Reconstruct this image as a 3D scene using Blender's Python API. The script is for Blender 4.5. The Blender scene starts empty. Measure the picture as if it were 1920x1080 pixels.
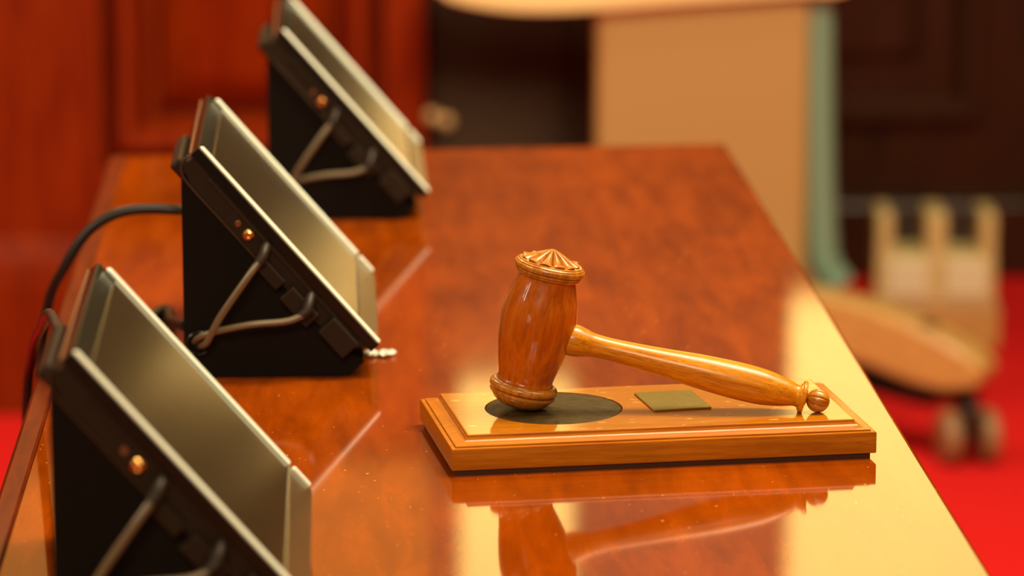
import bpy, bmesh, math, random
from mathutils import Vector, Matrix, noise

random.seed(7)
SC = bpy.context.scene
COL = SC.collection
PI = math.pi

# ------------------------------------------------------------------ camera
TH, AZ = 0.206, math.radians(2.82)
cam_d = bpy.data.cameras.new('camera')
cam = bpy.data.objects.new('camera', cam_d)
COL.objects.link(cam)
cam.location = (0, 0, 1.359)
cam.rotation_euler = (PI / 2 - TH, 0, -AZ)
cam_d.sensor_width = 36.0
cam_d.lens = 7027.4 / 1920 * 36.0
cam_d.clip_start = 0.05
cam_d.dof.use_dof = True
cam_d.dof.focus_distance = 2.46
cam_d.dof.aperture_fstop = 5.0
SC.camera = cam

# ------------------------------------------------------------------ world, lights, exposure
SC.view_settings.view_transform = 'Standard'
SC.view_settings.look = 'None'
SC.view_settings.gamma = 1.0
SC.view_settings.use_curve_mapping = False
SC.view_settings.exposure = 0.0

W = bpy.data.worlds.new('world')
SC.world = W
W.use_nodes = True
W.node_tree.nodes['Background'].inputs[0].default_value = (1.0, 0.62, 0.20, 1)
W.node_tree.nodes['Background'].inputs[1].default_value = 0.15


def area(name, loc, target, sx, sy, power, color):
    d = bpy.data.lights.new(name, 'AREA')
    d.shape = 'RECTANGLE'
    d.size, d.size_y = sx, sy
    d.energy = power
    d.color = color
    o = bpy.data.objects.new(name, d)
    COL.objects.link(o)
    o.location = loc
    v = Vector(target) - Vector(loc)
    o.rotation_euler = v.to_track_quat('-Z', 'Y').to_euler()
    return o


WARM = (1.0, 0.84, 0.54)
area('ceiling_lamp_over_table', (1.1, 2.5, 3.2), (0.0, 2.4, 0.8), 1.2, 2.0, 62, WARM)
area('chair_fill_light', (0.9, 2.9, 3.2), (0.8, 4.6, 0.3), 1.2, 1.0, 110, WARM)  # added unseen light beside the table, brightens the chair from the front
area('front_fill_light', (-0.3, -0.9, 2.9), (0.15, 2.4, 0.8), 1.2, 0.8, 55, WARM)  # added unseen light that fills the faces turned to the camera
area('ceiling_lamp_left', (-0.9, 4.75, 3.0), (-0.4, 5.62, 0.3), 0.8, 0.5, 34, WARM)
for k, dx in enumerate((-0.16, 0.0, 0.16)):
    area('tall_window_light', (-2.2 + dx * .2, 1.75 + dx * 2.6, 2.45), (0.15, 2.4, 0.82), 0.16, 0.8, 7, (1.0, 0.85, 0.6))


# ------------------------------------------------------------------ helpers
def tag(o, label=None, cat=None, group=None, kind=None):
    if label: o['label'] = label
    if cat: o['category'] = cat
    if group: o['group'] = group
    if kind: o['kind'] = kind
    return o


def empty(name, loc=(0, 0, 0), rz=0.0):
    o = bpy.data.objects.new(name, None)
    o.empty_display_size = 0.05
    COL.objects.link(o)
    o.location = loc
    o.rotation_euler = (0, 0, rz)
    return o


def obj(name, bm, mat, parent=None, smooth=None, weld=True):
    if weld:
        bmesh.ops.remove_doubles(bm, verts=bm.verts, dist=1e-6)
    bmesh.ops.recalc_face_normals(bm, faces=bm.faces)
    if smooth is not None:
        for f in bm.faces: f.smooth = True
        for e in bm.edges:
            if len(e.link_faces) == 2 and e.calc_face_angle(0) > smooth: e.smooth = False
    me = bpy.data.meshes.new(name)
    bm.to_mesh(me)
    bm.free()
    me.materials.append(mat)
    o = bpy.data.objects.new(name, me)
    COL.objects.link(o)
    if parent: o.parent = parent
    return o


def add_box(bm, c, s, bev=0.0, mtx=None, seg=2):
    b = bmesh.new()
    bmesh.ops.create_cube(b, size=1.0)
    bmesh.ops.scale(b, vec=s, verts=b.verts)
    if bev > 0:
        bmesh.ops.bevel(b, geom=list(b.edges), offset=bev, segments=seg, affect='EDGES', profile=0.5)
    bmesh.ops.translate(b, vec=c, verts=b.verts)
    if mtx is not None:
        bmesh.ops.transform(b, matrix=mtx, verts=b.verts)
    merge(bm, b)
    return bm


def merge(bm, b):
    me = bpy.data.meshes.new('tmp')
    b.to_mesh(me)
    b.free()
    bm.from_mesh(me)
    bpy.data.meshes.remove(me)


def box(c, s, bev=0.0, mtx=None, seg=2):
    return add_box(bmesh.new(), c, s, bev, mtx, seg)


def add_prism(bm, pts, y0, y1, bev=0.0):
    """extrude an x-z outline along y"""
    b = bmesh.new()
    v = [b.verts.new((p[0], y0, p[1])) for p in pts]
    f = b.faces.new(v)
    r = bmesh.ops.extrude_face_region(b, geom=[f])
    bmesh.ops.translate(b, vec=(0, y1 - y0, 0), verts=[e for e in r['geom'] if isinstance(e, bmesh.types.BMVert)])
    bmesh.ops.recalc_face_normals(b, faces=b.faces)
    if bev > 0:
        bmesh.ops.bevel(b, geom=list(b.edges), offset=bev, segments=2, affect='EDGES', profile=0.5)
    merge(bm, b)
    return bm


def add_lathe(bm, prof, n=48, mtx=None, rfun=None):
    """prof: (r, h) pairs revolved about local z"""
    b = bmesh.new()
    rings = []
    for (r, h) in prof:
        if r < 1e-7:
            rings.append([b.verts.new((0, 0, h))])
        else:
            ring = []
            for k in range(n):
                a = 2 * PI * k / n
                rr = r * (rfun(a, h) if rfun else 1.0)
                ring.append(b.verts.new((rr * math.cos(a), rr * math.sin(a), h)))
            rings.append(ring)
    for A, B in zip(rings[:-1], rings[1:]):
        if len(A) == 1 and len(B) == 1: continue
        for k in range(n):
            k2 = (k + 1) % n
            if len(A) == 1: b.faces.new((A[0], B[k], B[k2]))
            elif len(B) == 1: b.faces.new((A[k], A[k2], B[0]))
            else: b.faces.new((A[k], A[k2], B[k2], B[k]))
    if mtx is not None:
        bmesh.ops.transform(b, matrix=mtx, verts=b.verts)
    merge(bm, b)
    return bm


def catmull(pts, n=8):
    P = [Vector(p) for p in pts]
    out = []
    for i in range(len(P) - 1):
        p0 = P[max(i - 1, 0)]; p1 = P[i]; p2 = P[i + 1]; p3 = P[min(i + 2, len(P) - 1)]
        for k in range(n):
            t = k / n
            out.append(0.5 * ((2 * p1) + (p2 - p0) * t + (2 * p0 - 5 * p1 + 4 * p2 - p3) * t * t + (3 * p1 - p0 - 3 * p2 + p3) * t ** 3))
    out.append(P[-1])
    return out


def add_tube(bm, pts, r, seg=12, n=8, smooth=True):
    C = catmull(pts, n) if smooth else [Vector(p) for p in pts]
    rad = r if callable(r) else (lambda t: r)
    b = bmesh.new()
    rings = []
    up = None
    for i, p in enumerate(C):
        t = (C[min(i + 1, len(C) - 1)] - C[max(i - 1, 0)]).normalized()
        if up is None:
            up = t.orthogonal().normalized()
        up = (up - t * up.dot(t)).normalized()
        s = t.cross(up)
        rr = rad(i / (len(C) - 1))
        rings.append([b.verts.new(p + (up * math.cos(2 * PI * k / seg) + s * math.sin(2 * PI * k / seg)) * rr) for k in range(seg)])
    for A, B in zip(rings[:-1], rings[1:]):
        for k in range(seg):
            b.faces.new((A[k], A[(k + 1) % seg], B[(k + 1) % seg], B[k]))
    b.faces.new(rings[0]); b.faces.new(rings[-1])
    merge(bm, b)
    return bm


def axis_mtx(origin, direction):
    """matrix taking local +z to direction"""
    q = Vector((0, 0, 1)).rotation_difference(Vector(direction).normalized())
    return Matrix.Translation(origin) @ q.to_matrix().to_4x4()


def spline(samples, n=6):
    """smooth a (r,h) profile"""
    c = catmull([(r, h, 0) for r, h in samples], n)
    return [(max(v.x, 0), v.y) for v in c]


# ------------------------------------------------------------------ materials
def new_mat(name):
    m = bpy.data.materials.new(name)
    m.use_nodes = True
    nt = m.node_tree
    return m, nt, nt.nodes['Principled BSDF']


def plain(name, col, rough=0.5, metal=0.0, coat=0.0, bump=0.0, bscale=200, var=0.0, spec=0.5):
    m, nt, b = new_mat(name)
    b.inputs['Base Color'].default_value = (*col, 1)
    b.inputs['Roughness'].default_value = rough
    b.inputs['Metallic'].default_value = metal
    b.inputs['Coat Weight'].default_value = coat
    b.inputs['Coat Roughness'].default_value = 0.1
    b.inputs['Specular IOR Level'].default_value = spec
    tc = nt.nodes.new('ShaderNodeTexCoord')
    nz = nt.nodes.new('ShaderNodeTexNoise')
    nz.inputs['Scale'].default_value = bscale
    nz.inputs['Detail'].default_value = 4
    nt.links.new(tc.outputs['Object'], nz.inputs['Vector'])
    if bump > 0:
        bp = nt.nodes.new('ShaderNodeBump')
        bp.inputs['Strength'].default_value = bump
        bp.inputs['Distance'].default_value = 0.002
        nt.links.new(nz.outputs['Fac'], bp.inputs['Height'])
        nt.links.new(bp.outputs['Normal'], b.inputs['Normal'])
    if var > 0:
        mx = nt.nodes.new('ShaderNodeMix'); mx.data_type = 'RGBA'
        mx.inputs[6].default_value = tuple(c * (1 - var) for c in col) + (1,)
        mx.inputs[7].default_value = tuple(min(1, c * (1 + var)) for c in col) + (1,)
        nt.links.new(nz.outputs['Fac'], mx.inputs[0])
        nt.links.new(mx.outputs[2], b.inputs['Base Color'])
    return m


def wood(name, dark, light, scale=(1, 1, 1), nscale=30, rough=0.3, coat=0.5, coat_rough=0.1, pore=0.0, bump=0.05, patch=0.0, spec=0.5, flecks=None):
    """grain runs along the axis with the smallest scale; object coordinates"""
    m, nt, b = new_mat(name)
    N = nt.nodes.new; L = nt.links.new
    tc = N('ShaderNodeTexCoord')
    mp = N('ShaderNodeMapping')
    mp.inputs['Scale'].default_value = scale
    L(tc.outputs['Object'], mp.inputs['Vector'])
    n1 = N('ShaderNodeTexNoise')
    n1.inputs['Scale'].default_value = nscale
    n1.inputs['Detail'].default_value = 6
    n1.inputs['Roughness'].default_value = 0.6
    n1.inputs['Distortion'].default_value = 0.4
    L(mp.outputs['Vector'], n1.inputs['Vector'])
    cr = N('ShaderNodeValToRGB')
    cr.color_ramp.elements[0].position = 0.32
    cr.color_ramp.elements[0].color = (*dark, 1)
    cr.color_ramp.elements[1].position = 0.68
    cr.color_ramp.elements[1].color = (*light, 1)
    L(n1.outputs['Fac'], cr.inputs['Fac'])
    out = cr.outputs['Color']
    if pore > 0:
        n2 = N('ShaderNodeTexNoise')
        n2.inputs['Scale'].default_value = nscale * 5
        n2.inputs['Detail'].default_value = 3
        L(mp.outputs['Vector'], n2.inputs['Vector'])
        r2 = N('ShaderNodeValToRGB')
        r2.color_ramp.elements[0].position = 0.36
        r2.color_ramp.elements[0].color = (1 - pore, 1 - pore, 1 - pore, 1)
        r2.color_ramp.elements[1].position = 0.48
        r2.color_ramp.elements[1].color = (1, 1, 1, 1)
        L(n2.outputs['Fac'], r2.inputs['Fac'])
        mu = N('ShaderNodeMix'); mu.data_type = 'RGBA'; mu.blend_type = 'MULTIPLY'
        mu.inputs[0].default_value = 1
        L(out, mu.inputs[6]); L(r2.outputs['Color'], mu.inputs[7])
        out = mu.outputs[2]
    if patch > 0:
        n3 = N('ShaderNodeTexNoise')
        n3.inputs['Scale'].default_value = 7
        n3.inputs['Detail'].default_value = 3
        L(tc.outputs['Object'], n3.inputs['Vector'])
        r3 = N('ShaderNodeValToRGB')
        r3.color_ramp.elements[0].position = 0.35
        r3.color_ramp.elements[0].color = (1 - patch, 1 - patch, 1 - patch, 1)
        r3.color_ramp.elements[1].position = 0.65
        r3.color_ramp.elements[1].color = (1, 1, 1, 1)
        L(n3.outputs['Fac'], r3.inputs['Fac'])
        mu = N('ShaderNodeMix'); mu.data_type = 'RGBA'; mu.blend_type = 'MULTIPLY'
        mu.inputs[0].default_value = 1
        L(out, mu.inputs[6]); L(r3.outputs['Color'], mu.inputs[7])
        out = mu.outputs[2]
    if flecks:                                   # worn pale nicks and scratches in the finish
        (fs, fsc, fth, fcol) = flecks
        mp2 = N('ShaderNodeMapping'); mp2.inputs['Scale'].default_value = fsc
        mp2.inputs['Rotation'].default_value = (0, 0, 0.35)
        L(tc.outputs['Object'], mp2.inputs['Vector'])
        n4 = N('ShaderNodeTexNoise'); n4.inputs['Scale'].default_value = fs; n4.inputs['Detail'].default_value = 1
        L(mp2.outputs['Vector'], n4.inputs['Vector'])
        r4 = N('ShaderNodeValToRGB')
        r4.color_ramp.elements[0].position = fth
        r4.color_ramp.elements[0].color = (0, 0, 0, 1)
        r4.color_ramp.elements[1].position = fth + 0.02
        r4.color_ramp.elements[1].color = (1, 1, 1, 1)
        L(n4.outputs['Fac'], r4.inputs['Fac'])
        mu = N('ShaderNodeMix'); mu.data_type = 'RGBA'
        L(r4.outputs['Color'], mu.inputs[0])
        L(out, mu.inputs[6]); mu.inputs[7].default_value = (*fcol, 1)
        out = mu.outputs[2]
    L(out, b.inputs['Base Color'])
    b.inputs['Roughness'].default_value = rough
    b.inputs['Specular IOR Level'].default_value = spec
    b.inputs['Coat Weight'].default_value = coat
    b.inputs['Coat Roughness'].default_value = coat_rough
    if bump > 0:
        bp = N('ShaderNodeBump')
        bp.inputs['Strength'].default_value = bump
        bp.inputs['Distance'].default_value = 0.001
        L(n1.outputs['Fac'], bp.inputs['Height'])
        L(bp.outputs['Normal'], b.inputs['Normal'])
    return m


M = {}
M['table'] = wood('polished_mahogany', (0.21, 0.032, 0.0001), (0.35, 0.060, 0.0002), (6, 1, 6), 9, rough=0.3, coat=1.0, coat_rough=0.06,
                  bump=0.012, patch=0.22, spec=0.0, flecks=(260, (1, 1, 1), 0.765, (0.75, 0.40, 0.12)))
M['table_edge'] = wood('dark_mahogany_edge', (0.08, 0.010, 0.001), (0.17, 0.022, 0.001), (8, 1, 8), 12, rough=0.35, coat=0.25, spec=0.2)
M['gavel_head'] = wood('gavel_head_wood', (0.36, 0.068, 0.0005), (0.60, 0.140, 0.0012), (9, 9, 0.5), 34, rough=0.3, coat=0.65, coat_rough=0.06, pore=0.15, spec=0.2)
M['gavel_rim'] = wood('gavel_rim_wood', (0.34, 0.10, 0.003), (0.66, 0.27, 0.02), (8, 8, 2), 30, rough=0.35, coat=0.5, coat_rough=0.15, pore=0.25)
M['gavel_handle'] = wood('gavel_handle_wood', (0.50, 0.16, 0.002), (0.80, 0.32, 0.006), (9, 9, 0.5), 42, rough=0.35, coat=0.35, coat_rough=0.15, pore=0.35, spec=0.3)
M['block'] = wood('sound_block_wood', (0.37, 0.096, 0.001), (0.54, 0.180, 0.003), (0.4, 9, 9), 42, rough=0.4, coat=0.3, coat_rough=0.15, spec=0.2, pore=0.15)
M['block_top'] = wood('worn_block_top_wood', (0.36, 0.100, 0.001), (0.52, 0.185, 0.004), (0.4, 9, 9), 42, rough=0.35, coat=0.7, coat_rough=0.08, pore=0.12, spec=0.1,
                      flecks=(330, (0.28, 1, 1), 0.70, (0.80, 0.52, 0.16)))
M['block_base'] = plain('block_foot_brown', (0.06, 0.018, 0.005), 0.5)
M['disc'] = plain('striking_disc_dark', (0.048, 0.028, 0.005), 0.5, bump=1.0, bscale=130, var=0.8, spec=0.3)
M['brass'] = plain('aged_brass', (0.33, 0.24, 0.06), 0.38, metal=0.9, bump=0.15, bscale=250, var=0.25)
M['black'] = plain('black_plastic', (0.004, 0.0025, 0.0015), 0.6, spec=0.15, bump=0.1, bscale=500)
M['housing'] = plain('housing_dark_brown', (0.016, 0.008, 0.003), 0.5, spec=0.3, bump=0.08, bscale=400)
M['bezel'] = plain('bezel_black', (0.004, 0.004, 0.004), 0.25)
M['screen'] = plain('screen_painted_reflection', (0.048, 0.034, 0.016), 0.11, var=0.12, bscale=12)  # brown base colour stands for the room reflected in the dark screen
M['lower_bezel'] = plain('lower_bezel_film', (0.10, 0.07, 0.035), 0.2)
M['edge'] = plain('glass_edge_glint', (0.90, 1.0, 0.86), 0.25, coat=0.5)  # near-white base colour stands for the glint along the edge
M['gold'] = plain('gold_plated_jack', (0.95, 0.50, 0.16), 0.25, metal=1.0)
M['cable'] = plain('cable_sheath', (0.15, 0.115, 0.065), 0.32, coat=0.3)
M['cable_black'] = plain('black_cable_sheath', (0.012, 0.010, 0.009), 0.4)
M['copper'] = plain('copper_edge', (0.30, 0.12, 0.06), 0.35, metal=0.6)
M['led'] = plain('red_indicator', (0.8, 0.05, 0.05), 0.3)
M['knob'] = plain('bright_brass_knob', (1.0, 0.62, 0.28), 0.25, metal=0.2)
M['seam'] = plain('housing_seam_brown', (0.045, 0.024, 0.010), 0.4)
M['sheet'] = plain('crumpled_sheet', (0.85, 0.85, 0.75), 0.3, metal=0.4)
M['cream'] = plain('cream_leather', (0.95, 0.86, 0.40), 0.5, bump=0.2, bscale=150)
M['pedestal'] = plain('cream_pedestal_panel', (0.38, 0.24, 0.08), 0.6)
M['teal'] = plain('grey_green_enamel', (0.16, 0.29, 0.21), 0.4)
M['chair_wood'] = wood('chair_base_wood', (0.42, 0.24, 0.07), (0.58, 0.36, 0.11), (1, 6, 6), 14, rough=0.35, coat=0.4)
M['caster'] = plain('caster_dark', (0.025, 0.015, 0.010), 0.4)
M['caster_wheel'] = plain('caster_wheel_tan', (0.26, 0.14, 0.06), 0.4)
M['carpet'] = plain('red_carpet', (0.62, 0.012, 0.012), 0.95, bump=0.8, bscale=260, var=0.15, spec=0.1)
M['redwood'] = wood('red_mahogany_panelling', (0.13, 0.009, 0.0003), (0.23, 0.024, 0.0005), (8, 8, 1), 6, rough=0.45, coat=0.12, coat_rough=0.2, spec=0.1)
M['darkwood'] = wood('dark_stained_shaded_wood', (0.020, 0.006, 0.002), (0.040, 0.012, 0.003), (8, 8, 1), 6, rough=0.4, coat=0.2, coat_rough=0.25, spec=0.2)  # dark stain; the shade on this wall is put into the colour too
M['cabinet'] = plain('dark_cabinet', (0.060, 0.027, 0.011), 0.5, var=0.15, bscale=9)
M['plaster'] = plain('warm_plaster', (0.45, 0.27, 0.08), 0.9, bump=0.1, bscale=40)
M['boxcream'] = plain('pale_cream_box', (0.58, 0.47, 0.20), 0.45)
M['boxpanel'] = plain('pale_grey_panel', (0.68, 0.66, 0.44), 0.35)


def emit(name, col, strength):
    m, nt, b = new_mat(name)
    b.inputs['Base Color'].default_value = (0, 0, 0, 1)
    b.inputs['Emission Color'].default_value = (*col, 1)
    b.inputs['Emission Strength'].default_value = strength
    return m


M['window_glow'] = emit('daylit_blind', (1.0, 0.72, 0.20), 3.5)

# ------------------------------------------------------------------ setting
tag(obj('floor', box((0.4, 3.4, -0.05), (7.4, 9.2, 0.1)), M['carpet']), kind='structure')
tag(obj('ceiling', box((0.4, 3.4, 3.55), (7.4, 9.2, 0.1)), M['plaster']), kind='structure')
tag(obj('wall_left', box((-3.25, 3.4, 1.75), (0.1, 9.2, 3.5)), M['plaster']), kind='structure')
tag(obj('wall_right', box((4.05, 3.4, 1.75), (0.1, 9.2, 3.5)), M['plaster']), kind='structure')

YB = 6.6            # dark panelled back wall
bm = bmesh.new()
win = [(0.215, 0.455, 1.68, 2.9), (0.815, 1.45, 1.53, 2.9)]
xs = [-3.2]
for (a, b_, z0, z1) in win: xs += [a, b_]
xs.append(4.0)
for i in range(len(xs) - 1):
    x0, x1 = xs[i], xs[i + 1]
    if i % 2 == 0:
        add_box(bm, ((x0 + x1) / 2, YB + 0.05, 1.75), (x1 - x0, 0.1, 3.5))
    else:
        _, _, z0, z1 = win[i // 2]
        add_box(bm, ((x0 + x1) / 2, YB + 0.05, z0 / 2), (x1 - x0, 0.1, z0))
        add_box(bm, ((x0 + x1) / 2, YB + 0.05, (z1 + 3.5) / 2), (x1 - x0, 0.1, 3.5 - z1))
tag(obj('wall_back', bm, M['darkwood']), kind='structure')
for k, (a, b_, z0, z1) in enumerate(win):
    w = empty('window_%d' % (k + 1), ((a + b_) / 2, YB + 0.05, z0))
    tag(w, kind='structure')
    ww, hh = b_ - a, z1 - z0
    f = bmesh.new()
    for sx in (-1, 1): add_box(f, (sx * (ww / 2 - 0.008), -0.01, hh / 2), (0.016, 0.08, hh), 0.002)
    for zz in (0.008, hh - 0.008, hh * 0.55): add_box(f, (0, -0.01, zz), (ww, 0.08, 0.016), 0.002)
    obj('window_frame', f, M['darkwood'], w)
    obj('window_pane', box((0, 0.02, hh / 2), (ww, 0.006, hh)), M['window_glow'], w)


def frame_rings(bm, x0, x1, z0, z1, prof, y, close=True):
    """prof: (inset, depth towards the room) -> mitred frame, closed by an inner field"""
    rings = []
    for (ins, dep) in prof:
        rings.append([bm.verts.new(p) for p in ((x0 + ins, y - dep, z0 + ins), (x1 - ins, y - dep, z0 + ins), (x1 - ins, y - dep, z1 - ins), (x0 + ins, y - dep, z1 - ins))])
    for A, B in zip(rings[:-1], rings[1:]):
        for k in range(4): bm.faces.new((A[k], A[(k + 1) % 4], B[(k + 1) % 4], B[k]))
    if close: bm.faces.new(rings[-1])
    return bm


# left bay: red mahogany panelling standing forward of the back wall
YL = 5.62
bay = bmesh.new()
px0, px1, pz0, pz1 = -0.345, 0.085, 0.375, 1.25
add_box(bay, ((-3.2 + px0) / 2, YL + 0.06, 1.75), (px0 + 3.2, 0.12, 3.5))          # pilaster field left of the panel
add_box(bay, ((px1 + 0.145) / 2, YL + 0.06, 1.75), (0.145 - px1, 0.12, 3.5))
add_box(bay, ((px0 + px1) / 2, YL + 0.06, pz0 / 2), (px1 - px0, 0.12, pz0))
add_box(bay, ((px0 + px1) / 2, YL + 0.06, (pz1 + 3.5) / 2), (px1 - px0, 0.12, 3.5 - pz1))
add_box(bay, ((-3.2 + 0.145) / 2, YL + 0.55, 1.75), (3.345, 0.86, 3.5))            # body of the bay
tag(obj('wall_bay', bay, M['redwood']), kind='structure')
fr = bmesh.new()
MP = [(0.0, -0.0), (0.0, -0.035), (0.016, -0.036), (0.020, -0.004), (0.034, 0.020), (0.048, 0.016), (0.062, -0.010), (0.066, -0.060), (0.086, -0.060),
      (0.094, -0.040), (0.130, -0.018), (0.134, -0.016)]
frame_rings(fr, px0, px1, pz0, pz1, MP, YL)
tag(obj('trim_1', fr, M['redwood'], smooth=0.5), kind='structure')
bb = bmesh.new()
add_prism(bb, [(0, 0), (0, 0.27), (-0.012, 0.262), (-0.016, 0.245), (-0.030, 0.235), (-0.034, 0.20), (-0.034, 0)], -3.2, 0.152)
bmesh.ops.transform(bb, matrix=Matrix(((0, 1, 0, 0), (1, 0, 0, YL), (0, 0, 1, 0), (0, 0, 0, 1))), verts=bb.verts)
tag(obj('baseboard_left', bb, M['redwood']), kind='structure')

tag(obj('wall_bay_upper', box((-1.53, YL - 0.01, 2.54), (3.36, 0.02, 1.92)), M['plaster']), kind='structure')

# dark panelling right of the cabinet
fr = bmesh.new()
frame_rings(fr, 0.62, 1.165, 0.275, 1.2, [(0, 0), (0.0, 0.022), (0.012, 0.028), (0.03, 0.026), (0.045, 0.012), (0.055, 0.002), (0.11, 0.002), (0.13, 0.014), (0.135, 0.014)], YB)
tag(obj('trim_2', fr, M['darkwood'], smooth=0.5), kind='structure')
tag(obj('trim_3', box((1.45, YB - 0.05, 1.75), (0.36, 0.1, 3.5), 0.006), M['darkwood']), kind='structure')
tag(obj('baseboard_back', box((2.1, YB - 0.03, 0.07), (3.8, 0.06, 0.14), 0.01), M['darkwood']), kind='structure')

# ------------------------------------------------------------------ table
TZ = 0.75
table = empty('conference_table', (0.085, 2.3, 0))
tag(table, 'long polished reddish mahogany table carrying the gavel and three black screens', 'table')
bm = bmesh.new()
top = [(-0.1945, 0.95), (0.380, 0.95), (0.385, 3.590), (-0.1945, 3.547)]
v = [bm.verts.new((x - 0.085, y - 2.3, TZ - 0.04)) for x, y in top]
f = bm.faces.new(v)
r = bmesh.ops.extrude_face_region(bm, geom=[f])
bmesh.ops.translate(bm, vec=(0, 0, 0.04), verts=[e for e in r['geom'] if isinstance(e, bmesh.types.BMVert)])
bmesh.ops.recalc_face_normals(bm, faces=bm.faces)
bmesh.ops.bevel(bm, geom=[e for e in bm.edges if all(w_.co.z > TZ - 0.001 for w_ in e.verts) and not all(w_.co.x < -0.27 for w_ in e.verts)],
                offset=0.003, segments=3, affect='EDGES', profile=0.5)
obj('tabletop', bm, M['table'], table)
bm = bmesh.new()
add_prism(bm, [(-0.0170, -0.046), (-0.0170, -0.004), (-0.0140, -0.0006), (-0.0025, 0.0010), (-0.0008, -0.0006), (-0.0004, -0.0030), (-0.0004, -0.046)], 0.95 - 2.3, 3.5465 - 2.3)
bmesh.ops.translate(bm, vec=(-0.1945 - 0.085, 0, TZ), verts=bm.verts)
obj('edge_moulding', bm, M['table_edge'], table, smooth=0.6)
obj('apron', add_box(add_box(bmesh.new(), (-0.215, -0.02, 0.63), (0.03, 2.2, 0.16)), (0.225, -0.02, 0.63), (0.03, 2.2, 0.16)), M['table_edge'], table)
for sx in (-0.215, 0.225):
    for sy in (-1.1, 1.05):
        obj('leg', box((sx, sy, 0.354), (0.07, 0.07, 0.708), 0.006), M['table_edge'], table)

# ------------------------------------------------------------------ sound block
BL, BW, BH, BF, BI = 0.28, 0.141, 0.0179, 0.0241, 0.0129
blk = empty('sound_block', (0.2065, 2.4095, TZ), math.radians(6.87))
tag(blk, 'rectangular orange-brown wooden sound block with dark disc lying on the table', 'sound block')
bm = bmesh.new()
prof = [(0.0004, 0.0036), (0, 0.0042), (0, BH - 0.0008), (0.0003, BH - 0.0002), (0.0010, BH), (0.0026, BH), (0.0028, BH - 0.0004), (0.0031, BH - 0.0004), (0.0032, BH + 0.0010)]
for k in range(1, 8):
    a = k / 7 * PI / 2
    prof.append((0.0034 + 0.0078 * math.sin(a), BH + 0.0011 + 0.0030 * (1 - math.cos(a))))
prof += [(0.0117, BH + 0.0042), (0.0120, BF - 0.0004), (0.0123, BF - 0.0001), (BI, BF)]


def rect_ring(bm, ins, z):
    a, b_ = BL / 2 - ins, BW / 2 - ins
    return [bm.verts.new(p) for p in ((-a, -b_, z), (a, -b_, z), (a, b_, z), (-a, b_, z))]


rings = [rect_ring(bm, i, z) for i, z in prof]
for A, B in zip(rings[:-1], rings[1:]):
    for k in range(4): bm.faces.new((A[k], A[(k + 1) % 4], B[(k + 1) % 4], B[k]))
bm.faces.new(rings[0])
obj('body', bm, M['block'], blk, smooth=0.5)
# top field with the round recess of the striking disc
dl = Matrix.Rotation(-math.radians(6.87), 3, 'Z') @ Vector((0.1461 - 0.2065, 2.4066 - 2.4095, 0))
DR = 0.0456
bm = bmesh.new()
a, b_ = BL / 2 - BI, BW / 2 - BI
outer = [bm.verts.new(p) for p in ((-a, -b_, BF), (a, -b_, BF), (a, b_, BF), (-a, b_, BF))]
circ = [bm.verts.new((dl.x + DR * math.cos(2 * PI * k / 96), dl.y + DR * math.sin(2 * PI * k / 96), BF)) for k in range(96)]
edges = [bm.edges.new((outer[k], outer[(k + 1) % 4])) for k in range(4)] + [bm.edges.new((circ[k], circ[(k + 1) % 96])) for k in range(96)]
bmesh.ops.triangle_fill(bm, use_beauty=True, edges=edges)
low = [bm.verts.new((c.co.x, c.co.y, BF - 0.002)) for c in circ]
for k in range(96): bm.faces.new((circ[k], circ[(k + 1) % 96], low[(k + 1) % 96], low[k]))
obj('top_panel', bm, M['block_top'], blk)
bm = add_lathe(bmesh.new(), [(0, -0.0018), (DR - 0.0006, -0.0018), (DR - 0.0006, -0.0007), (DR - 0.0011, -0.0003), (0.03, -0.0003), (0, -0.0003)], 96, Matrix.Translation((dl.x, dl.y, BF)))
obj('striking_disc', bm, M['disc'], blk, smooth=0.6)
obj('foot', box((-0.0006, 0, 0.0019), (BL - 0.006, BW - 0.004, 0.0038)), M['block_base'], blk)
pl = Matrix.Rotation(-math.radians(6.87), 3, 'Z') @ Vector((0.2263 - 0.2065, 2.4205 - 2.4095, 0))
obj('plaque', box((0, 0, 0), (0.0395, 0.0505, 0.0014), 0.0004,
    Matrix.Translation((pl.x, pl.y, BF + 0.0007)) @ Matrix.Rotation(math.radians(3.4), 4, 'Z')), M['brass'], blk)

# ------------------------------------------------------------------ gavel
gav = empty('gavel', (0.1350, 2.4050, TZ + BF), math.radians(-5.8))
tag(gav, 'turned wooden judge\'s gavel with carved rosette, head standing on the block', 'gavel')
AL, BE = math.radians(12.0), math.radians(13.5)
FR = 0.0118
hb = Vector((-FR * math.cos(AL), 0, FR * math.sin(AL)))
ha = Vector((math.sin(AL), 0, math.cos(AL)))
hm = axis_mtx(hb, ha) @ Matrix.Diagonal((1, 1, 1.022, 1))
bot = [(0, 0.0), (FR, 0.0), (0.0150, 0.0012), (0.0185, 0.0038), (0.0202, 0.0062), (0.0201, 0.0069), (0.0214, 0.0073), (0.0219, 0.0082), (0.0217, 0.0094), (0.0206, 0.0100),
       (0.0220, 0.0105), (0.0227, 0.0116), (0.0227, 0.0136), (0.0220, 0.0147), (0.0208, 0.0152), (0.0206, 0.0158), (0.0196, 0.0160)]
barrel = spline([(0.0192, 0.0163), (0.0184, 0.0182), (0.0188, 0.0215), (0.0207, 0.029), (0.0232, 0.040), (0.0249, 0.051), (0.0251, 0.060), (0.0239, 0.069),
                 (0.0217, 0.077), (0.0198, 0.0835), (0.0191, 0.0866), (0.0196, 0.0876)], 5)
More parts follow.
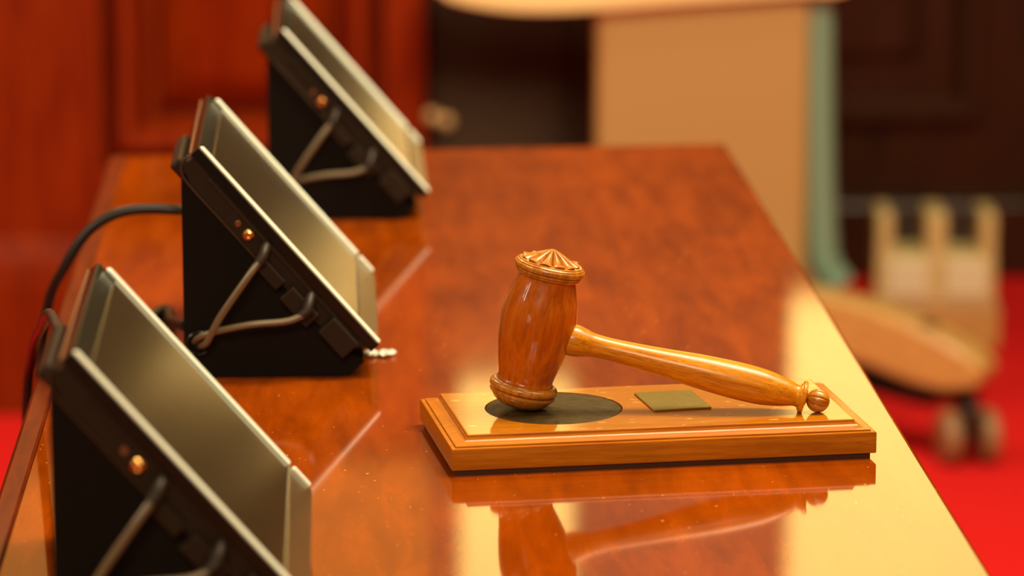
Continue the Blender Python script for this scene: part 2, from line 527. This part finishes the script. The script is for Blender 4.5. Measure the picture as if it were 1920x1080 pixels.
topr = [(0.0205, 0.0878), (0.0213, 0.0881), (0.0214, 0.0888), (0.0208, 0.0891), (0.0220, 0.0894), (0.0223, 0.0900), (0.0222, 0.0908), (0.0216, 0.0911), (0.0229, 0.0914), (0.0235, 0.0921),
        (0.0236, 0.0938), (0.0232, 0.0946), (0.0224, 0.0949), (0.0221, 0.0945), (0.0225, 0.0954), (0.0219, 0.0961), (0.0212, 0.0963), (0.0209, 0.0959), (0.0210, 0.0967), (0.0204, 0.0970), (0.0190, 0.0968)]
obj('lower_rim', add_lathe(bmesh.new(), bot + [(0.0180, 0.0163)], 72), M['gavel_rim'], gav, smooth=0.7).matrix_local = hm
obj('head', add_lathe(bmesh.new(), [(0.015, 0.0161)] + barrel + [(0.015, 0.0879)], 72), M['gavel_head'], gav, smooth=0.7).matrix_local = hm
obj('upper_rim', add_lathe(bmesh.new(), [(0.0180, 0.0877)] + topr + [(0, 0.0968)], 72), M['gavel_rim'], gav, smooth=0.7).matrix_local = hm
# carved rosette: 10 ribbed petals round a raised boss
bm = bmesh.new()
NP, NA, NR = 11, 264, 30
R0 = 0.0197
grid = []
for i in range(NR + 1):
    t = i / NR
    ring = []
    for k in range(NA):
        a = 2 * PI * k / NA
        u = (a * NP / (2 * PI)) % 1.0
        e = abs(2 * u - 1)                                   # 0 mid-petal, 1 between petals
        tip = R0 * (1 - 0.24 * e ** 2.6)
        rr = tip * t
        dome = 0.0074 * (1 - t) ** 1.9 * (1 + 1.4 * t)
        valley = 0.0022 * (e ** 4) * min(1, t * 2.5)          # V groove between petals
        hollow = 0.0007 * math.cos(PI * u * 2 - PI) * min(1, t * 1.5) * (1 - 0.4 * t)
        lift = 0.0006 * max(0, (t - 0.6) / 0.4) ** 2 * (1 - e)
        z = 0.0968 + 0.0009 + dome - valley * 0.9 + hollow * 0.6 + lift
        if t < 0.12: z = 0.0968 + 0.0009 + 0.0072
        ring.append(bm.verts.new((rr * math.cos(a), rr * math.sin(a), z)) if i else None)
    grid.append(ring)
cv = bm.verts.new((0, 0, 0.0968 + 0.0084))
for k in range(NA): bm.faces.new((cv, grid[1][k], grid[1][(k + 1) % NA]))
for i in range(1, NR):
    for k in range(NA): bm.faces.new((grid[i][k], grid[i + 1][k], grid[i + 1][(k + 1) % NA], grid[i][(k + 1) % NA]))
skirt = [bm.verts.new((w_.co.x * 0.93, w_.co.y * 0.93, 0.0966)) for w_ in grid[NR]]
for k in range(NA): bm.faces.new((grid[NR][k], skirt[k], skirt[(k + 1) % NA], grid[NR][(k + 1) % NA]))
obj('rosette', bm, M['gavel_rim'], gav, smooth=0.9, weld=False).matrix_local = hm @ Matrix.Rotation(0.25, 4, 'Z')
# handle
h0 = hb + ha * 0.0512
hd = Vector((math.cos(BE), 0, -math.sin(BE)))
mm = axis_mtx(h0, hd)
hp = spline([(0.0102, 0.0190), (0.0106, 0.0250), (0.0103, 0.0290), (0.0092, 0.0335), (0.0079, 0.0390), (0.0075, 0.0460), (0.0076, 0.0550), (0.0084, 0.0712), (0.0097, 0.090), (0.0112, 0.1085),
             (0.0121, 0.127), (0.0123, 0.1420), (0.0117, 0.1555), (0.0095, 0.1675), (0.0076, 0.1745), (0.0073, 0.1768), (0.0080, 0.1788)], 5)
obj('handle', add_lathe(bmesh.new(), [(0, 0.019)] + hp + [(0, 0.1788)], 56), M['gavel_handle'], gav, smooth=0.7).matrix_local = mm
obj('collar', add_lathe(bmesh.new(), [(0, 0.1784), (0.0080, 0.1786), (0.0090, 0.1788), (0.0091, 0.1794), (0.0101, 0.1796), (0.0108, 0.1802), (0.0108, 0.1817), (0.0104, 0.1824), (0.0060, 0.1830), (0.0046, 0.1836), (0, 0.184)], 56),
    M['gavel_handle'], gav, smooth=0.7).matrix_local = mm
KC, KR = 0.1912, 0.0078
kp = [(KR * math.sin(PI * k / 24) * 1.0, KC - KR * math.cos(PI * k / 24)) for k in range(25)]
kp[0] = (0, kp[0][1]); kp[-1] = (0, kp[-1][1])


def melon(a, h):
    u = abs(((a * 9 / (2 * PI)) % 1.0) * 2 - 1)
    return 1 - 0.13 * u ** 5


obj('knob', add_lathe(bmesh.new(), kp, 216, None, melon), M['gavel_rim'], gav, smooth=1.2).matrix_local = mm

# ------------------------------------------------------------------ touch-screen terminals
LEN, WID, THK = 0.191, 0.245, 0.0255
ux, uz = 0.6585, -0.7526                    # down the slope (x, z)
nx, nz_ = 0.7526, 0.6585                    # out of the screen
NZ = 0.1685


def S(u, y, w):
    """slope coordinates (u down the slope, y along the table, w out of the screen) -> local point"""
    return Vector((u * ux + w * nx, y, NZ + u * uz + w * nz_))


SM = Matrix(((ux, 0, nx, 0), (0, 1, 0, 0), (uz, 0, nz_, NZ), (0, 0, 0, 1)))


def sbox(u0, u1, y0, y1, w0, w1, bev=0.0005, seg=2):
    return box(((u0 + u1) / 2, (y0 + y1) / 2, (w0 + w1) / 2), (u1 - u0, y1 - y0, w1 - w0), bev, SM, seg)


def terminal():
    t = empty('touch_screen_terminal')
    # wedge stand
    st = [(-0.0145, 0), (-0.0145, 0.1435), (-0.0135, 0.1450), (0.098, 0.0175), (0.1130, 0.0125), (0.1135, 0.0105), (0.1020, 0)]
    obj('stand', add_prism(bmesh.new(), st, 0.004, WID - 0.004, 0.0006), M['black'], t)
    # display housing
    hs = bmesh.new()
    pts = [(0.003, -0.0095), (0.002, -0.016), (0.006, -0.0215), (0.016, -0.0248), (0.168, -0.0248), (0.176, -0.022), (0.183, -0.0150), (0.187, -0.0095)]
    b = bmesh.new()
    v0 = [b.verts.new((u, 0.0012, w)) for u, w in pts]
    f = b.faces.new(v0)
    r = bmesh.ops.extrude_face_region(b, geom=[f])
    bmesh.ops.translate(b, vec=(0, WID - 0.0024, 0), verts=[e for e in r['geom'] if isinstance(e, bmesh.types.BMVert)])
    bmesh.ops.recalc_face_normals(b, faces=b.faces)
    bmesh.ops.bevel(b, geom=list(b.edges), offset=0.0007, segments=2, affect='EDGES', profile=0.5)
    bmesh.ops.transform(b, matrix=SM, verts=b.verts)
    merge(hs, b)
    obj('housing', hs, M['housing'], t)
    obj('back_bracket', sbox(-0.001, 0.020, 0.025, 0.130, -0.0305, -0.020, 0.002), M['housing'], t)
    obj('bezel', sbox(0.0, LEN, 0.0, WID, -0.0100, -0.0022, 0.0008), M['bezel'], t)
    CR = 0.168
    obj('screen', sbox(0.014, CR - 0.001, 0.0032, WID - 0.006, -0.0024, -0.0006, 0.0002), M['screen'], t)
    obj('lower_bezel', sbox(CR + 0.0022, LEN - 0.001, 0.0032, WID - 0.004, -0.0024, -0.0010, 0.0006), M['lower_bezel'], t)
    obj('divider', sbox(CR - 0.0005, CR + 0.0019, 0.0032, WID - 0.005, -0.0024, 0.0002, 0.0007), M['lower_bezel'], t)
    obj('edge_strip', sbox(0.0004, LEN - 0.0005, -0.0004, 0.0034, -0.0026, 0.0008, 0.0017, 1), M['edge'], t)
    obj('edge_strip', sbox(0.006, CR + 0.001, WID - 0.0066, WID - 0.0022, -0.0024, 0.0016, 0.0016, 1), M['edge'], t)
    obj('end_cap', sbox(CR + 0.003, LEN - 0.004, WID - 0.006, WID - 0.0008, -0.0024, 0.0014, 0.0015), M['edge'], t)
    obj('top_trim', add_tube(bmesh.new(), [S(-0.0004, 0.002, -0.0100), S(-0.0004, WID / 2, -0.0102), S(-0.0004, WID - 0.002, -0.0100)], 0.0009, 8), M['copper'], t, smooth=1)
    obj('seam', add_tube(bmesh.new(), [S(0.001, 0.0008, -0.0098), S(-0.0005, 0.0008, -0.0140), S(0.001, 0.0008, -0.0195), S(0.007, 0.0008, -0.0238), S(0.018, 0.0008, -0.0254), S(0.050, 0.0008, -0.0254), S(0.086, 0.0008, -0.0254)], 0.0008, 8), M['seam'], t, smooth=1)
    # near side fittings
    bm = add_lathe(bmesh.new(), [(0, 0), (0.0036, 0), (0.0038, 0.002), (0.0030, 0.0024), (0.0030, 0.0044), (0.0024, 0.0052), (0.0012, 0.0054), (0.0010, 0.0044), (0, 0.0044)], 20,
                   axis_mtx((0.0324, 0.0014, 0.1044), (0, -1, 0)))
    obj('gold_jack', bm, M['gold'], t, smooth=0.6)
    bm = add_lathe(bmesh.new(), [(0, 0), (0.0022, 0), (0.0022, 0.0010), (0.0013, 0.0012), (0.0011, 0.0004), (0, 0.0004)], 18, axis_mtx((0.0252, 0.0014, 0.1124), (0, -1, 0)))
    obj('socket', bm, M['copper'], t, smooth=0.6)
    obj('side_rib', sbox(0.022, 0.172, -0.0006, 0.004, -0.0135, -0.0108, 0.0005), M['housing'], t)
    for (u0, u1, w0, w1, d) in ((0.088, 0.112, -0.030, -0.0205, 0.004), (0.118, 0.146, -0.032, -0.019, 0.005), (0.154, 0.180, -0.0275, -0.0120, 0.006)):
        obj('port_block', sbox(u0, u1, -d, 0.012, w0, w1, 0.001), M['housing'], t)
    # hole with rubber grommet in the stand and two cables out of it
    hx, hz = -0.004, 0.0255
    bm = bmesh.new()
    ring = []
    for k in range(24):
        a = 2 * PI * k / 24
        ring.append((hx + 0.0085 * math.cos(a), 0.0028, hz + 0.0085 * math.sin(a)))
    b = bmesh.new()
    for k in range(24):
        a = 2 * PI * k / 24
        for j in range(8):
            c = 2 * PI * j / 8
            rr = 0.0080 + 0.0016 * math.cos(c)
            b.verts.new((hx + rr * math.cos(a), 0.0030 + 0.0022 * math.sin(c), hz + rr * math.sin(a)))
    b.verts.ensure_lookup_table()
    for k in range(24):
        for j in range(8):
            b.faces.new((b.verts[k * 8 + j], b.verts[((k + 1) % 24) * 8 + j], b.verts[((k + 1) % 24) * 8 + (j + 1) % 8], b.verts[k * 8 + (j + 1) % 8]))
    merge(bm, b)
    obj('grommet', bm, M['bezel'], t, smooth=1)
    A = Vector((0.0420, -0.004, 0.0890))
    c1 = obj('cable', add_tube(bmesh.new(), [(hx + 0.001, 0.004, hz - 0.002), (hx + 0.006, -0.008, hz + 0.003), (0.012, -0.014, 0.048), (0.030, -0.014, 0.074), (0.0395, -0.011, 0.0865)], 0.0026, 12), M['cable'], t, smooth=1)
    obj('plug', add_tube(bmesh.new(), [(0.0395, -0.011, 0.0860), (0.0425, -0.009, 0.0905), (0.0440, -0.004, 0.0945), (0.0450, 0.003, 0.0965)], 0.0038, 14, smooth=False), M['housing'], c1, smooth=0.7)
    c2 = obj('cable', add_tube(bmesh.new(), [(hx - 0.003, 0.004, hz + 0.001), (hx + 0.002, -0.006, hz + 0.007), (0.012, -0.010, 0.0375), (0.034, -0.012, 0.0420), (0.058, -0.012, 0.0440), (0.0700, -0.011, 0.0480)], 0.0024, 12), M['cable'], t, smooth=1)
    obj('plug', add_tube(bmesh.new(), [(0.0695, -0.011, 0.0475), (0.0735, -0.010, 0.0510), (0.0745, -0.006, 0.0560), (0.0760, 0.002, 0.0600)], 0.0040, 14, smooth=False), M['housing'], c2, smooth=0.7)
    return t


def copy_tree(o, parent=None):
    c = o.copy()
    COL.objects.link(c)
    if parent: c.parent = parent
    for ch in list(o.children): copy_tree(ch, c)
    return c


spots = [((-0.137, 1.957), 'black wedge-shaped touch screen in front, cropped by the bottom of the picture'),
         ((-0.0905, 2.6047), 'black wedge-shaped touch screen standing between the other two screens'),
         ((-0.039, 3.205), 'black wedge-shaped touch screen standing at the far end of the table')]
proto = terminal()
terms = []
for i, ((x, y), lab) in enumerate(spots):
    t = proto if i == 0 else copy_tree(proto)
    t.location = (x, y, TZ)
    tag(t, lab, 'screen', 'touch screens in a row on the table')
    terms.append(t)


def rear_cable(pts, r, lab):
    o = obj('power_cable', add_tube(bmesh.new(), [Vector(p) for p in pts], r, 12), M['cable_black'], smooth=1)
    tag(o, lab, 'cable')


rear_cable([(-0.107, 2.78, 0.838), (-0.112, 2.80, 0.836), (-0.153, 2.80, 0.836), (-0.1816, 2.80, 0.822), (-0.2020, 2.80, 0.793), (-0.2170, 2.81, 0.757), (-0.224, 2.82, 0.68), (-0.226, 2.82, 0.40), (-0.226, 2.82, 0.02)], 0.0040,
           'thick black cable arching from the back of the middle screen over the table edge')
rear_cable([(-0.1560, 2.17, 0.870), (-0.163, 2.20, 0.874), (-0.180, 2.35, 0.8535), (-0.1965, 2.50, 0.813), (-0.2165, 2.66, 0.758), (-0.226, 2.70, 0.68), (-0.228, 2.70, 0.40), (-0.228, 2.70, 0.02)], 0.0036,
           'black cable looping from behind the front screen down over the table edge')
rear_cable([(-0.1072, 2.70, 0.768), (-0.113, 2.725, 0.764), (-0.121, 2.77, 0.757), (-0.126, 2.82, 0.7546), (-0.135, 2.80, 0.7546), (-0.140, 2.74, 0.7546)], 0.0042,
           'short black cable bending down onto the table between the front and middle screens')
obj('indicator_light', add_lathe(bmesh.new(), [(0, 0), (0.0012, 0), (0.001, 0.0006), (0, 0.0008)], 12, axis_mtx(S(0.186, 0.02, -0.001), (nx, 0, nz_))), M['led'], terms[1])

# small crumpled pale sheet beside the middle screen
bm = bmesh.new()
bmesh.ops.create_grid(bm, x_segments=12, y_segments=7, size=0.5)
for w_ in bm.verts:
    x, y = w_.co.x, w_.co.y
    w_.co = Vector((x * 0.020 * (1 + 0.2 * math.sin(9 * y)), y * 0.016 * (1 + 0.3 * math.sin(11 * x)) + x * 0.004, 0.0016 + 0.0016 * noise.noise((x * 7, y * 7, 3)) + 0.0012 * abs(math.sin(13 * x + 3 * y))))
bmesh.ops.solidify(bm, geom=list(bm.faces), thickness=0.0002)
fo = obj('sheet_scrap', bm, M['sheet'], weld=False)
fo.location = (0.0355, 2.674, TZ + 0.0003)
tag(fo, 'small crumpled scrap of pale sheet on the table by the middle screen', 'scrap')

# ------------------------------------------------------------------ chair behind the table
CX, CY = 0.50, 5.50
chair = empty('swivel_armchair', (CX, CY, 0))
tag(chair, 'cream armchair with grey-green edged side panel on a wooden star base with casters', 'chair')


def arm_side(y, dx=0.0):
    pad = [(-0.345, 0.668), (-0.315, 0.650), (-0.235, 0.636), (-0.140, 0.635), (0.02, 0.646), (0.18, 0.656), (0.255, 0.660), (0.27, 0.69), (0.255, 0.725), (-0.14, 0.735), (-0.28, 0.735), (-0.345, 0.71)]
    c = catmull([(p[0], 0, p[1]) for p in pad + pad[:1]], 4)[:-1]
    obj('arm_pad', add_prism(bmesh.new(), [(q.x + dx, q.z) for q in c], y - 0.05, y + 0.05, 0.004), M['cream'], chair, smooth=0.9)
    obj('side_panel', box((0.050 + dx, y, 0.425), (0.315, 0.06, 0.45), 0.012), M['pedestal'], chair)
    tr = add_tube(bmesh.new(), [(0.222 + dx, y, 0.655), (0.226 + dx, y, 0.45), (0.232 + dx, y, 0.30), (0.239 + dx, y, 0.245), (0.259 + dx, y, 0.215)], lambda t: 0.022 + 0.004 * t, 16)
    obj('panel_edge', tr, M['teal'], chair, smooth=1)


arm_side(-0.03)
arm_side(0.45, 0.035)
obj('seat', box((0.09, 0.21, 0.30), (0.32, 0.42, 0.14), 0.04, seg=5), M['cream'], chair, smooth=0.8)
obj('backrest', box((0.0, 0.0, 0.0), (0.09, 0.40, 0.52), 0.035, Matrix.Translation((0.175, 0.21, 0.66)) @ Matrix.Rotation(math.radians(2), 4, 'Y'), seg=5), M['cream'], chair, smooth=0.8)
obj('hub', add_lathe(bmesh.new(), [(0, 0.10), (0.05, 0.10), (0.065, 0.14), (0.065, 0.22), (0.045, 0.24), (0.03, 0.245), (0, 0.245)], 28), M['caster'], chair, smooth=0.6)
a0 = math.atan2(5.2256 - CY, 0.9151 - CX)
for k in range(4):
    a = a0 + k * PI / 2
    rm = Matrix.Rotation(a, 4, 'Z')
    b = bmesh.new()
    # arm: side outline, arched and narrowing to the tip
    up_ = [(0.03, 0.232), (0.16, 0.236), (0.26, 0.232), (0.34, 0.222), (0.41, 0.206), (0.46, 0.190), (0.510, 0.170), (0.535, 0.148)]
    lo_ = [(0.525, 0.118), (0.47, 0.108), (0.42, 0.114), (0.36, 0.130), (0.28, 0.146), (0.16, 0.155), (0.03, 0.155)]
    add_prism(b, up_ + lo_, -0.032, 0.032, 0.009)
    bmesh.ops.transform(b, matrix=rm, verts=b.verts)
    arm = obj('base_arm', b, M['chair_wood'], chair)
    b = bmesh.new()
    shade_outline = [(x, z + 0.004) for x, z in lo_[::-1]] + [(0.50, 0.095), (0.44, 0.082), (0.36, 0.092), (0.28, 0.104), (0.16, 0.112), (0.03, 0.112)]
    add_prism(b, shade_outline, -0.024, 0.024, 0.004)
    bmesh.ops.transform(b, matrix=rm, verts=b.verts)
    obj('under_arm_shade', b, M['black'], arm)  # added black layer standing for the shade under the arm
    b = bmesh.new()
    add_lathe(b, [(0, 0), (0.012, 0), (0.012, 0.003), (0, 0.003)], 16, rm @ Matrix.Translation((0.435, 0, 0.1975)) @ Matrix.Rotation(0.31, 4, 'Y'))
    obj('bolt_cap', b, M['caster'], arm)
    b = bmesh.new()
    cm = Matrix.Translation(rm @ Vector((0.500, 0, 0))) @ Matrix.Rotation((0.12, 0.9, -0.5, 0.4)[k], 4, 'Z')
    add_lathe(b, [(0, 0.06), (0.014, 0.06), (0.014, 0.13), (0, 0.13)], 16, cm)
    add_box(b, (0, 0, 0.066), (0.030, 0.066, 0.062), 0.012, cm)
    obj('caster_hood', b, M['caster'], arm)
    for sgn in (-1, 1):
        b = add_lathe(bmesh.new(), [(0, -0.013), (0.032, -0.013), (0.039, -0.009), (0.040, 0.0), (0.039, 0.009), (0.032, 0.013), (0.012, 0.014), (0, 0.014)], 28,
                      cm @ Matrix.Translation((sgn * 0.029, 0, 0.040)) @ Matrix.Rotation(PI / 2, 4, 'Y'))
        obj('caster_wheel', b, M['caster_wheel'], arm, smooth=0.6)

# ------------------------------------------------------------------ cream box on the carpet
cb = empty('floor_box', (0.992, 6.02, 0), math.radians(-4))
tag(cb, 'pale cream box with two dark notches standing on the carpet behind the chair base', 'box')
obj('plinth', box((0.012, 0, 0.036), (0.19, 0.10, 0.072), 0.006), M['chair_wood'], cb)
b = bmesh.new()
add_box(b, (0, 0, 0.115), (0.196, 0.11, 0.088), 0.006)
for x in (-0.084, 0.0, 0.084): add_box(b, (x, 0, 0.19), (0.026 if x else 0.034, 0.11, 0.075), 0.006)
obj('body', b, M['boxcream'], cb)
obj('rear_plate', box((0, 0.05, 0.18), (0.16, 0.008, 0.08), 0.002), M['caster'], cb)
for x in (-0.045, 0.05): obj('front_plate', box((x, -0.057, 0.120), (0.066, 0.006, 0.060), 0.002), M['boxpanel'], cb)

# ------------------------------------------------------------------ dark cabinet with brass knobs
cab = empty('cabinet', (0.40, 6.38, 0))
tag(cab, 'low dark brown cabinet with small brass knobs standing behind the far table end', 'cabinet')
obj('carcass', box((0, 0.02, 0.40), (0.47, 0.34, 0.80), 0.004), M['cabinet'], cab)
for s in (-1, 1):
    d = obj('door', box((s * 0.116, -0.16, 0.41), (0.226, 0.02, 0.74), 0.004), M['cabinet'], cab)
for (x, z) in ((-0.2420, 0.358), (-0.2180, 0.349)):
    obj('knob', add_lathe(bmesh.new(), [(0, 0), (0.004, 0), (0.004, 0.012), (0.010, 0.015), (0.013, 0.021), (0.011, 0.027), (0.006, 0.030), (0, 0.031)], 18, axis_mtx((x + 0.012, -0.168, z), (0, -1, 0))), M['knob'], cab, smooth=0.8)
